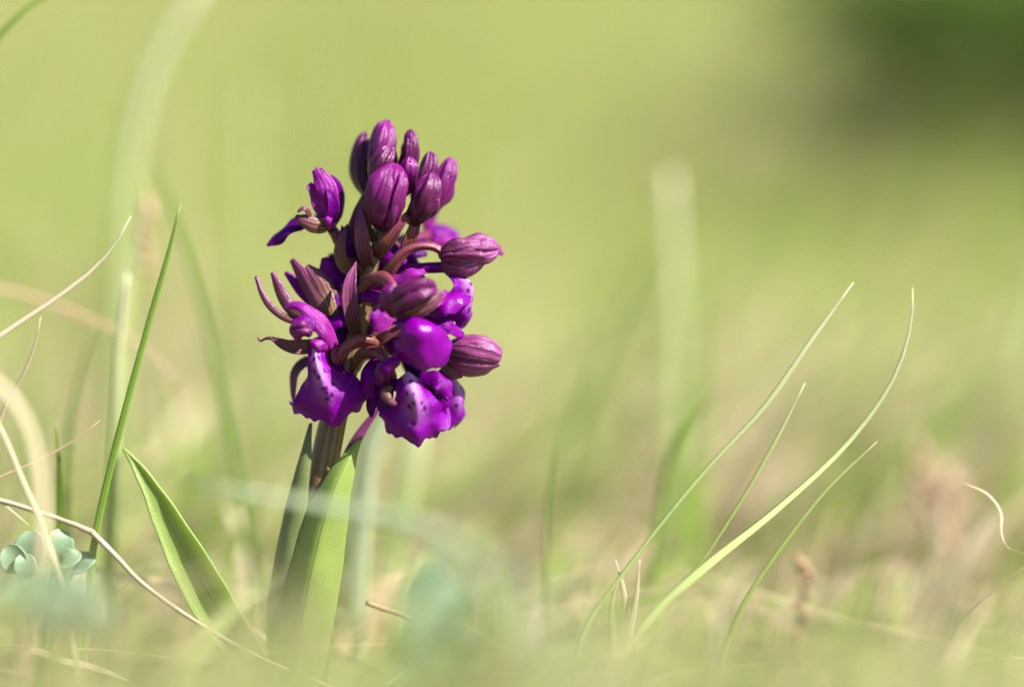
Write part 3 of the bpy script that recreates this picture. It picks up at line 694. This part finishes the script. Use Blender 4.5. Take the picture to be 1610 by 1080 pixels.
blade([(1480, 1130, 14), (1500, 1000, 18), (1560, 930, 16), (1620, 880, 14), (1585, 862, 12), (1574, 836, 12), (1574, 806, 14), (1552, 776, 14), (1512, 758, 12)], [9, 9, 9, 9, 9, 10, 8, 12, 10, 2], B_DRY, 'curling dead cream blade at the right edge of the meadow', twist=2.5, nv=44, name='dead_grass_blade')

# left hand group
blade([(128, 1125, 6), (138, 950, 4), (152, 832, 2), (190, 670, 0), (230, 522, 0), (262, 410, 0), (284, 320, 0)], [11, 12, 12, 12, 11, 10, 9, 3], B_GREEN, 'tall fresh green blade standing beside the arching orchid leaf')
blade([(-260, 1125, 0), (-200, 800, 0), (-120, 620, 0), (5, 524, 0), (80, 474, 0), (150, 420, 0), (188, 372, 0), (206, 340, 0)], [14, 15, 15, 14, 13, 10, 8, 2], B_DRY, 'long dead cream blade sweeping up over the left edge', name='dead_grass_blade')
blade([(-30, 1125, 0), (-25, 850, 0), (-4, 672, 0), (36, 590, 0), (54, 545, 0), (64, 498, 0)], [10, 10, 11, 9, 7, 5, 2], B_TAN, 'short tan dead blade standing below the long cream blade', name='dead_grass_blade')
blade([(-120, 900, -6), (-60, 782, -4), (5, 747, -2), (60, 724, 0), (120, 690, 0), (158, 660, 0)], [7, 7, 7, 6, 5, 4, 1.5], B_RED, 'thin russet dead blade pointing at the green blade', name='dead_grass_blade')
blade([(92, 1125, 26), (92, 950, 24), (94, 800, 22), (92, 720, 20), (88, 660, 20)], [13, 13, 14, 12, 9, 3], B_GREEN, 'short upright green blade among the dead blades')
blade([(30, 1125, -62), (44, 1000, -62), (66, 880, -62), (66, 780, -62), (52, 690, -62), (20, 625, -62), (-20, 590, -62), (-60, 560, -62)], [8.93, 11.6, 13.4, 15.2, 16.1, 15.2, 11.6, 5.36], B_DRY, 'wide blurred cream blade arching down at the left edge', name='dead_grass_blade', face=F(.5, .3, 1))
blade([(130, 1125, -24), (108, 960, -24), (75, 850, -24), (35, 755, -24), (0, 672, -24), (-40, 600, -24)], [5.25, 7.35, 9.45, 9.45, 8.4, 4.2], B_DRY, 'narrow blurred cream blade inside the arching wide one', name='dead_grass_blade')
blade([(-90, 740, 0), (-40, 765, 0), (5, 792, 0), (46, 826, 0)], [8, 8, 7, 1.5], B_DRY, 'short cream blade end under the bent twig', name='dead_grass_blade')
blade([(-200, 1125, 50), (-160, 700, 50), (-60, 470, 50), (10, 456, 50), (120, 492, 48), (220, 542, 46), (290, 610, 46)], [6.94, 7.81, 8.68, 8.68, 8.25, 6.94, 2.17], B_RED, 'soft pinkish dead blade crossing behind the long cream blade', name='dead_grass_blade', nv=36)
blade([(420, 1125, 64), (400, 900, 62), (372, 730, 60), (340, 570, 60), (310, 450, 60), (270, 320, 60), (228, 228, 60)], [14.4, 15.6, 16.2, 13.2, 12, 10.8, 8.4, 2.4], B_DEEP, 'blurred dark green blade leaning left behind the orchid leaf')
blade([(168, 1125, 34), (172, 850, 32), (182, 660, 30), (188, 540, 30), (200, 430, 30)], [20, 20, 20, 18, 14, 6], B_PALE, 'pale upright blade close behind the tall green blade')
blade([(170, 1125, 130), (182, 760, 130), (188, 480, 130), (205, 240, 130), (250, 90, 130), (330, -40, 130)], [21.1, 23.6, 26, 28.5, 28.5, 18.6], B_PALE, 'tall wide pale blade blurred far behind the cream blades')
blade([(-300, 1125, 30), (-220, 600, 30), (-90, 200, 28), (0, 56, 26), (56, 4, 26), (130, -40, 26)], [13, 14, 14, 14, 13, 6], B_GREEN, 'green blade bowing high over the left edge')
blade([(100, 1125, 44), (104, 760, 40), (120, 610, 40), (152, 510, 40)], [10, 11, 11, 3], B_DEEP, 'thin blurred green blade behind the dead blades')

# blades behind, in the middle
blade([(1040, 1140, 150), (1055, 800, 150), (1062, 560, 150), (1060, 420, 150), (1055, 275, 150)], [22.3, 24.8, 26, 26, 23.6, 13.6], B_PALE, 'wide pale upright blade blurred behind the right leaning blades')
blade([(840, 1140, 140), (890, 760, 140), (950, 560, 140), (1000, 450, 140), (1036, 370, 140)], [15.6, 18, 19.2, 16.8, 12, 3], B_DEEP, 'blurred deep green blade left of the wide pale blade')
blade([(1010, 1140, 60), (1040, 800, 58), (1070, 680, 56), (1108, 596, 56)], [14, 15, 14, 4], B_GREEN, 'small blurred green blade in front of the wide pale blade')
blade([(850, 1130, 34), (858, 900, 34), (862, 790, 34), (874, 690, 34)], [7, 7, 6, 2], B_DEEP, 'thin dark blade standing alone between orchid and pale blade')
blade([(600, 1140, 90), (615, 900, 88), (634, 790, 86), (656, 680, 86), (660, 600, 90)], [34, 36, 38, 34, 12], B_PALE, 'pale blurred blade rising behind the lowest orchid lip')
blade([(900, 1080, -260), (790, 920, -170), (690, 836, -100), (560, 802, -76), (400, 776, -70), (290, 760, -66)], [22, 28.6, 33, 33, 30.8, 8.8], B_GREY, 'blurred pale blade bent across the front of the orchid leaves', face=F(0, .6, 1))
blade([(560, 1150, 46), (562, 900, 46), (574, 740, 44), (598, 660, 44), (634, 590, 44)], [22, 26, 36, 38, 30, 6], B_GREY, 'blurred silvery blade rising close behind the lowest orchid lip')
SOFT = [((690, 1130, 260), (700, 700, 260), (640, 300, 250), 40, B_LIME), ((380, 1130, 240), (395, 600, 240), (400, 140, 240), 44, B_LIME), ((330, 1130, 160), (330, 760, 160), (345, 420, 160), 30, B_GREEN),
        ((300, 1130, 120), (290, 800, 120), (262, 560, 120), 22, B_GREEN), ((1420, 1130, 150), (1480, 760, 150), (1590, 480, 150), 30, B_LIME), ((1280, 1130, 180), (1380, 800, 180), (1500, 640, 180), 30, B_GREEN),
        ((760, 1130, 150), (800, 860, 150), (880, 690, 150), 26, B_LIME), ((880, 1130, 200), (930, 800, 200), (900, 560, 200), 26, B_TAN), ((960, 1130, 180), (930, 820, 180), (960, 600, 180), 26, B_GREEN),
        ((460, 1130, 200), (440, 760, 200), (452, 480, 200), 30, B_LIME), ((1180, 1130, 140), (1200, 880, 140), (1290, 700, 140), 24, B_GREEN), ((60, 1130, 150), (50, 700, 150), (20, 380, 150), 30, B_GREEN),
        ((1350, 1130, 90), (1420, 960, 90), (1560, 860, 90), 20, B_LIME), ((1450, 1130, 60), (1500, 1040, 60), (1600, 960, 60), 18, B_GREEN), ((1530, 1130, 80), (1560, 1010, 80), (1640, 900, 80), 20, B_PALE),
        ((730, 1130, 80), (800, 980, 80), (960, 850, 80), 20, B_LIME), ((300, 1130, 300), (280, 500, 300), (255, 150, 300), 40, B_TAN), ((770, 1130, 60), (780, 980, 60), (790, 870, 60), 18, B_GREEN)]
rs_ = random.Random(21)
for k in range(22):
    x, d, tp = rs_.uniform(-40, 1640), rs_.uniform(125, 290), rs_.uniform(330, 760)
    ln = rs_.uniform(-30, 150) * (1.2 if x > 800 else .4)
    SOFT.append(((x, 1130, d), (x + ln * .3, (1130 + tp) / 2, d), (x + ln, tp, d), rs_.uniform(20, 42), rs_.choice([B_LIME, B_GREEN, B_GREEN, B_TAN, B_PALE])))
for a, b, c, wd, mt in SOFT:
    wd *= .6
    kind = {B_LIME: 'yellow green', B_GREEN: 'fresh green', B_TAN: 'tan dead', B_PALE: 'pale cream green'}[mt]
    ln = c[0] - a[0]
    kind = ('tall ' if c[1] < 420 else 'short ' if c[1] > 640 else '') + ('right leaning ' if ln > 60 else 'left leaning ' if ln < -15 else 'upright ') + kind
    blade([a, b, c], [wd * .8, wd, wd * .9, wd * .25], mt, 'soft out of focus %s meadow blade standing behind the orchid' % kind, 'blurred %s blades behind the orchid' % kind)

# twigs and dead bits
twig([(-80, 770, 6), (5, 788, 2), (70, 808, 0), (120, 826, -2), (146, 838, -4)], [5, 4.5, 4, 4, 5], TWIG, 'grey twig stub joining the bent twig at a node', bumpy=.25)
twig([(142, 834, -4), (180, 872, -8), (225, 918, -12), (300, 972, -20), (400, 1030, -30), (505, 1074, -44), (600, 1118, -60)], [5, 4, 4, 4, 3.5, 3.5, 3], TWIG, 'long bent grey twig slanting down in front of the orchid foot', bumpy=.2)
twig([(60, 880, 300), (170, 902, 300), (300, 936, 290), (400, 1000, 280), (500, 1064, 270), (560, 1120, 260)], [5, 5, 5, 5, 4, 4], B_TAN, 'soft tan stalk running behind the long bent twig')
twig([(576, 947, -4), (600, 956, 4), (640, 970, 12), (690, 1000, 30), (720, 1120, 40)], [4.5, 4.5, 4, 4, 4], BROWN, 'broken brown stub poking from the blue green leaves')
blade([(560, 1125, 0), (600, 1082, 0), (636, 1058, 0), (672, 1038, 0)], [8, 9, 8, 3], B_DRY, 'short cream straw lying at the foot of the blue green leaves', name='dead_grass_blade')
blade([(690, 1040, -10), (720, 1026, -10), (768, 1014, -10)], [7, 8, 3], B_DRY, 'tiny cream straw resting right of the blue green leaves', name='dead_grass_blade')
blade([(76, 1050, 0), (88, 1016, 0), (104, 968, 0), (116, 938, 0)], [11, 12, 9, 2], B_DRY, 'short cream dead blade standing near the round leaved plant', name='dead_grass_blade')
blade([(40, 1030, -6), (100, 1040, -8), (160, 1054, -10), (220, 1082, -10)], [10, 14, 13, 6], B_DRY, 'cream straw lying in the lower left corner', name='dead_grass_blade')
blade([(118, 1110, 14), (120, 1010, 14), (128, 955, 14)], [14, 15, 10], B_DEEP, 'short dark green stalk beside the cream straw', name='grass_blade')
sheet('withered_leaf', None, Q((520, 1118, 50), (560, 1040, 54), (590, 960, 58), (640, 900, 60)), [18, 44, 48, 34, 4], F(-.2, .5, 1), OLDLEAF, cup=-.6, crumple=8, base=Q((520, 1118, 50))[0], solid=4)
tag(bpy.context.scene.objects['withered_leaf'], 'withered orange brown leaf blurred between orchid and blue green leaves', 'leaf')

# round leaved plants
def round_plant(name, label, root, leaves):
    rt = rooted(Q(root)); e = empty(name, rt[0]); tag(e, label, 'plant')
    for (x, y, d, r, fc, rot) in leaves:
        dx, dy = math.sin(rot), math.cos(rot); d = ds(d)
        a = V(x - dx * r, y + dy * r, d); mid = rt[-1].lerp(a, .55) + UP * .002
        tube('leaf_stalk', e, [rt[0], mid, a], [4, 3, 2.5], B_GREEN, 8, 10)
        sheet('leaf', e, P((x - dx * r, y + dy * r, d), (x - dx * r * .4, y + dy * r * .4, d - 6), (x + dx * r * .5, y - dy * r * .5, d - 6), (x + dx * r, y - dy * r, d)), [r * .25, r * .85, r, r * .85, r * .3], fc, TEAL, cup=-.5, nu=11, nv=14, solid=3.5)
    return e
round_plant('round_leaved_plant', 'low plant with small rounded blue green leaves at the left edge', (60, 1120, 10),
            [(48, 862, 0, 28, F(-.2, .4, 1), 0), (92, 858, 6, 26, F(.4, .4, .8), .3), (108, 880, 2, 20, F(.3, .8, .6), .9), (22, 880, -4, 24, F(-.3, .5, .8), -.5), (40, 890, -10, 20, F(0, .7, .7), -.1), (130, 886, 12, 22, F(.2, .8, .5), .8)])
round_plant('round_leaved_plant', 'heavily blurred blue green plant in front of the small round leaved plant', (90, 1124, -98),
            [(70, 925, -94, 34, F(-.2, .5, 1), -.2), (120, 930, -96, 34, F(.2, .5, 1), .5), (30, 930, -92, 32, F(-.3, .5, 1), -.6), (92, 960, -102, 34, F(0, .6, 1), .1), (150, 966, -98, 28, F(.3, .6, 1), .8)])
round_plant('round_leaved_plant', 'blurred low plant with blue green leaves just right of the orchid foot', (688, 1124, -96),
            [(660, 930, -96, 34, F(-.3, .4, 1), -.2), (702, 946, -98, 36, F(.2, .4, 1), .3), (676, 984, -102, 38, F(0, .3, 1), 0), (722, 1000, -96, 36, F(.3, .4, 1), .6), (640, 1010, -94, 34, F(-.4, .4, 1), -.6), (692, 1044, -102, 36, F(0, .4, 1), .2), (648, 1064, -96, 32, F(-.2, .4, 1), -.4), (736, 1056, -94, 32, F(.2, .4, 1), .7), (684, 896, -90, 26, F(0, .5, 1), .1)])

# seed heads
def seed_head(label, stem, rs, spots, mat, smat=None):
    st = rooted(Q(*stem)); e = empty('seed_head', st[0]); tag(e, label, 'seed head'); ps = pscale(stem[0][2])
    rs = [q * ps for q in rs]
    tube('stalk', e, st, rs, smat or mat, 8, 20, bumpy=.2)
    for (x, y, d, r, a) in spots:
        pod('husk', e, Q((x, y + r, d), (x + math.sin(a) * r * .6, y + r * .2, d - 1), (x + math.sin(a) * r * 1.6, y - r * 1.1, d)), r * .62 * ps, mat, random.random() * 3, n=10, nv=8)
    return e
rr = random.Random(4)
seed_head('small brown dried seed head standing right of the leaning blades', [(1250, 1125, 36), (1252, 1050, 36), (1258, 970, 36), (1268, 880, 36)], [5, 4.5, 4, 3],
          [(1268 + rr.uniform(-16, 16), y, 36 + rr.uniform(-1, 1), rr.uniform(9, 13), rr.uniform(-1, 1)) for y in (882, 890, 904, 912)] + [(1256 + rr.uniform(-10, 12), y, 36, rr.uniform(7, 10), rr.uniform(-1, 1)) for y in (935, 952, 970, 1000, 1050, 1062)], BROWN)
seed_head('pale pinkish grass seed head blurred above the cream blades', [(150, 1125, 70), (176, 700, 70), (196, 470, 70), (222, 350, 70)], [4, 4, 4, 3],
          [(222 + rr.uniform(-8, 12), y, 70, rr.uniform(10, 14), rr.uniform(-.3, .8)) for y in (322, 336, 350, 364, 380, 398, 420)], B_RED, B_PALE)
seed_head('large soft pinkish brown seed head blurred near the right edge', [(1560, 1130, 120), (1520, 920, 120), (1480, 800, 120), (1455, 720, 120)], [7, 7, 7, 6],
          [(1462 + rr.uniform(-22, 22) + (y - 740) * .3, y, 120 + rr.uniform(-3, 3), rr.uniform(13, 19), rr.uniform(-1, 1)) for y in range(700, 860, 11)], B_RED, BROWN)

# ------------------------------------------------------------------ dark shrub on the slope behind
def shrub_mat():
    m = M('shrub_leaves'); c = m.n('TexCoord')
    col = m.mix(m.noise(c.outputs['Object'], 30, 3), (.03, .062, .004), (.06, .105, .007))
    return m.finish(col, .6, .1, .2)
SH = shrub_mat()
def shrub(label, x, y, rad, h, n):
    z = hgt(x, y); e = empty('shrub', (x, y, z)); tag(e, label, 'shrub', 'dark shrubs on the slope')
    for k in range(5):
        a = k * 1.26 + rng.random()
        q = [Vector((x, y, z)), Vector((x + math.cos(a) * rad * .3, y + math.sin(a) * rad * .3, z + h * .4)), Vector((x + math.cos(a) * rad * .6, y + math.sin(a) * rad * .6, z + h * .8))]
        tube('branch', e, q, [60, 40, 15], BROWN, 7, 8)
    vs, fs = [], []
    for i in range(n):
        a, b = rng.random() * 6.283, math.acos(rng.random() * 1.6 - .6); rr_ = rng.random() ** .4
        rr_ *= .8 + .35 * noise.noise(Vector((math.cos(a) * 2, math.sin(a) * 2, b * 2 + x)))
        c = Vector((x + math.cos(a) * math.sin(b) * rad * rr_, y + math.sin(a) * math.sin(b) * rad * rr_, z + h * .52 + math.cos(b) * h * .5 * rr_))
        if c.z < z: continue
        d1 = Vector(rng.normal(size=3)).normalized(); d2 = d1.orthogonal().normalized(); s = .011 + .009 * rng.random()
        k = len(vs); vs += [c - d1 * s, c + d2 * s * .4, c + d1 * s, c - d2 * s * .4]; fs.append((k, k + 1, k + 2, k + 3))
    o = mesh('crown', vs, fs, SH, e, smooth=False); o['kind'] = 'stuff'
    return e
shrub('dark green shrub on the slope, nearest the seed head', .34, 1.25, .27, .17, 3600)
shrub('broad dark green shrub standing behind a smaller shrub', .52, 1.9, .32, .26, 6000)
